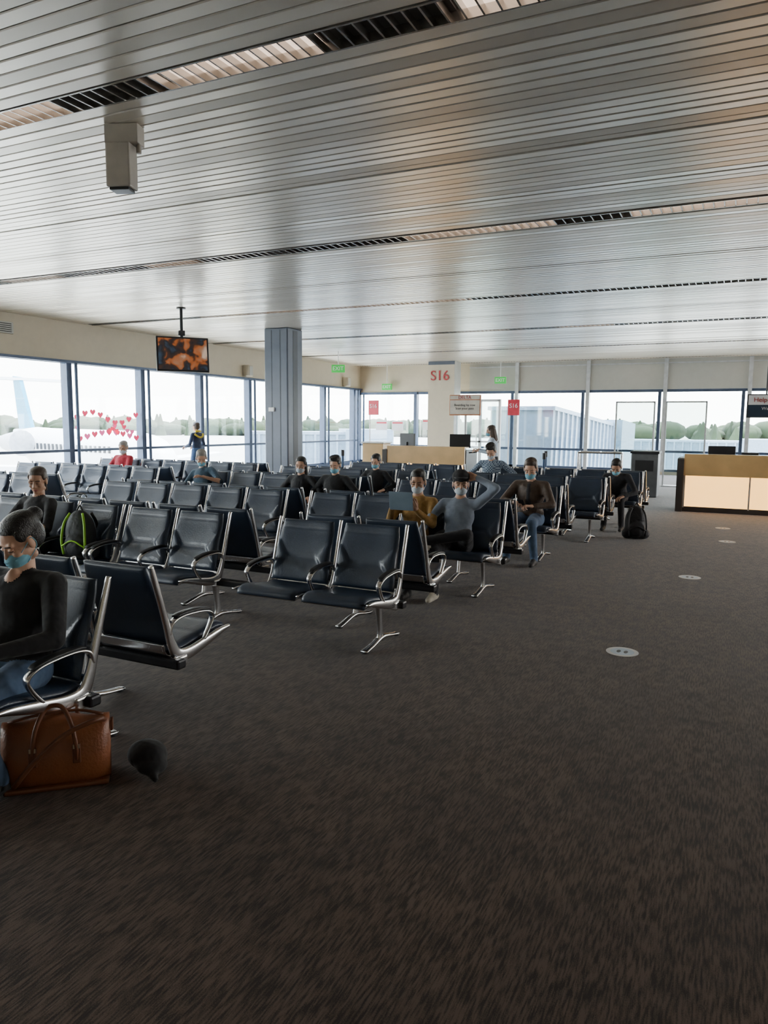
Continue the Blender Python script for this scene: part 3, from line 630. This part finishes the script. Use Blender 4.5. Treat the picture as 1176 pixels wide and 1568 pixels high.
# ------------------------------------------------------------------ outside
G=-4.5
M_tar=mat('apron_concrete',(.46,.45,.42),.8,namt=.08,nscale=.05); M_tree=mat('foliage',(.02,.036,.012),.9,namt=.3,nscale=.1)
MB().bx(-700,700,-300,900,G-1,G).obj('airport_apron_ground',[M_tar])
b=MB(); rt=random.Random(5)
for i in range(520):
    a=math.radians(90+rt.uniform(-28,72)); d=rt.uniform(330,380); x,y=d*math.cos(a),d*math.sin(a); h=rt.uniform(5,8.5)
    if i%3==0: b.cyl((x,y,G),(x,y,G+h*1.1),rt.uniform(2.5,4),.3,7,0,None,False)
    else: b.ell((x,y,G+h*.45),(rt.uniform(4,8),rt.uniform(4,8),h*.55),0,None,8,6)
b.obj('tree_line',[M_tree])
def jet(loc,rz,L_,w=3.,h=2.9,z0=-.2,pitch=0,legs=True):
    e=empty('jet_bridge',loc,rz); e.rotation_euler=(0,pitch,rz); b=MB(); b.bx(0,L_,-w/2,w/2,z0,z0+h,0); b.bx(-.1,L_+.1,-w/2-.1,w/2+.1,z0+h,z0+h+.15,1); b.bx(-.1,L_+.1,-w/2-.1,w/2+.1,z0-.2,z0,1)
    x=.3
    while x<L_: b.bx(x,x+.12,-w/2-.08,w/2+.08,z0,z0+h,1); x+=.6
    b.bx(L_,L_+2.6,-w/2-.5,w/2+.5,z0-.1,z0+h+.3,1)
    for x in(L_*.75,): b.cyl((x,-1,G-loc[2]+.3),(x,-1,z0),.25,mi=1).cyl((x,1,G-loc[2]+.3),(x,1,z0),.25,mi=1).bx(x-.4,x+.4,-1.6,1.6,G+.3,G+1,2)
    b.obj('bridge_tunnel',[M_jb,M_jb2,M_blk],e)
M_jb=mat('jet_bridge_panel',(.15,.21,.27),.5,.2); M_jb2=mat('jet_bridge_rib',(.22,.29,.36),.5,.2)
jet((-7.9,28.6,0),math.radians(84),8.5,w=2.6,z0=.0,h=2.2,pitch=math.radians(4))
jet((-24.5,34,0),math.radians(35),5,z0=-1.4,h=2.4)
jet((-8,62,0),0,8,z0=-2.2,h=2.6)
e=empty('airliner',(-43.5,40,-.86),math.radians(-14)); e.scale=(.8,1.3,1.3); b=MB()
prof=[(-15,.15,1.2),(-13,.5,.9),(-10,1.1,.4),(-7,1.4,.05),(8,1.4,0),(10.5,1.25,-.1),(12.2,.8,-.3),(13,.3,-.45),(13.2,.05,-.5)]
b.rings([[(x,r*math.cos(2*PI*k/20),z+r*math.sin(2*PI*k/20)) for k in range(20)] for x,r,z in prof],0)
def slab(pts,t,mi,ax):
    n=len(pts); o=V(ax)*t; b.add([V(p)-o for p in pts]+[V(p)+o for p in pts],[list(range(n)),list(range(2*n-1,n-1,-1))]+[(i,(i+1)%n,n+(i+1)%n,n+i) for i in range(n)],mi)
slab([(-10.8,0,1.2),(-13.2,0,4.6),(-14.6,0,4.7),(-13.6,0,1.2)],.12,1,(0,1,0))
slab([(-13,-3.2,4.5),(-13,3.2,4.5),(-14.6,3.2,4.5),(-14.6,-3.2,4.5)],.08,0,(0,0,1))
slab([(2,-1,-.8),(-3,-11,-.3),(-5,-11,-.3),(-3,-1,-.8)],.12,0,(0,0,1)); slab([(2,1,-.8),(-3,11,-.3),(-5,11,-.3),(-3,1,-.8)],.12,0,(0,0,1))
for s in(-1,1): b.cyl((-6,s*2.1,.6),(-9.5,s*2.0,.6),.75,.5,14,2)
for i in range(20): b.bx(-7+i*.75,-6.75+i*.75,-1.44,-1.38,.25,.6,3)
for (x,yy) in((10,0),(-2,-2),(-2,2)): b.cyl((x,yy,-2.3),(x,yy,-.8),.1,mi=2).cyl((x,yy-.15,-2.3),(x,yy+.15,-2.3),.5,mi=3)
b.obj('airframe',[M_white,mat('tail_teal',(.03,.25,.4),.4),mat('engine_grey',(.4,.42,.45),.4,.4),M_blk],e)
for i,(x,yy) in enumerate(((-34,47),(-29,48),(-24,50))):
    o=MB().rbox((0,0,.9),(2.6,1.5,1.2),.1,i%2).rbox((-1.0,0,1.6),(.9,1.4,.9),.1,2).cyl((-.8,-.8,.35),(-.8,.8,.35),.35,mi=3).cyl((.8,-.8,.35),(.8,.8,.35),.35,mi=3).obj('baggage_tug',[mat('tug_yellow',(.7,.5,.05),.5),mat('tug_white',(.7,.7,.7),.5),M_grey,M_blk],None,(x,yy,G),i*.8); o.scale=(1.5,)*3
# ------------------------------------------------------------------ light
w=D.worlds.new('world'); S.world=w; w.use_nodes=True; nt=w.node_tree; bg=nt.nodes['Background']
tc=nt.nodes.new('ShaderNodeTexCoord'); sx=nt.nodes.new('ShaderNodeSeparateXYZ'); r=nt.nodes.new('ShaderNodeValToRGB')
nt.links.new(tc.outputs['Generated'],sx.inputs[0]); nt.links.new(sx.outputs['Z'],r.inputs[0]); nt.links.new(r.outputs[0],bg.inputs[0])
r.color_ramp.elements[0].position=0; r.color_ramp.elements[0].color=(1,.97,.91,1); r.color_ramp.elements[1].position=.7; r.color_ramp.elements[1].color=(.6,.74,1,1)
bg.inputs[1].default_value=17
sun=D.lights.new('sun','SUN'); sun.energy=38; sun.angle=.01; sun.color=(1,.92,.78); so=link('sun',sun); so.rotation_euler=V((.1,.25,1.2)).to_track_quat('Z','Y').to_euler()
def portal(loc,rot,sx_,sy_):
    l=D.lights.new('window_portal','AREA'); l.shape='RECTANGLE'; l.size=sx_; l.size_y=sy_; l.cycles.is_portal=True; o=link('window_portal',l,None,loc); o.rotation_euler=rot
portal((XL-.2,(YR+YB)/2,1.55),(0,-HP,0),2.9,YB-YR)
portal(((XL+XR)/2,YB+.2,1.5),(-HP,0,0),XR-XL,2.8)
portal((XR+.2,18,1.9),(0,HP,0),2.0,17)
# ------------------------------------------------------------------ camera
a,th,ro=math.radians(25.7),math.radians(6.86),math.radians(.5)
F=V((-math.sin(a)*math.cos(th),math.cos(a)*math.cos(th),-math.sin(th))); R=V((math.cos(a),math.sin(a),0)); U=R.cross(F)
R2=R*math.cos(ro)+U*math.sin(ro); U2=U*math.cos(ro)-R*math.sin(ro)
mx=Matrix((R2,U2,-F)).transposed().to_4x4(); mx.translation=V((0,0,1.65))
cam=D.cameras.new('camera'); cam.sensor_fit='VERTICAL'; cam.sensor_height=36; cam.sensor_width=27; cam.lens=26*ZOOM[0]; cam.clip_end=2000
cam.shift_x=ZOOM[1]*ZOOM[0]/2212; cam.shift_y=-ZOOM[2]*ZOOM[0]/2212
co=link('camera',cam); co.matrix_world=mx; S.camera=co
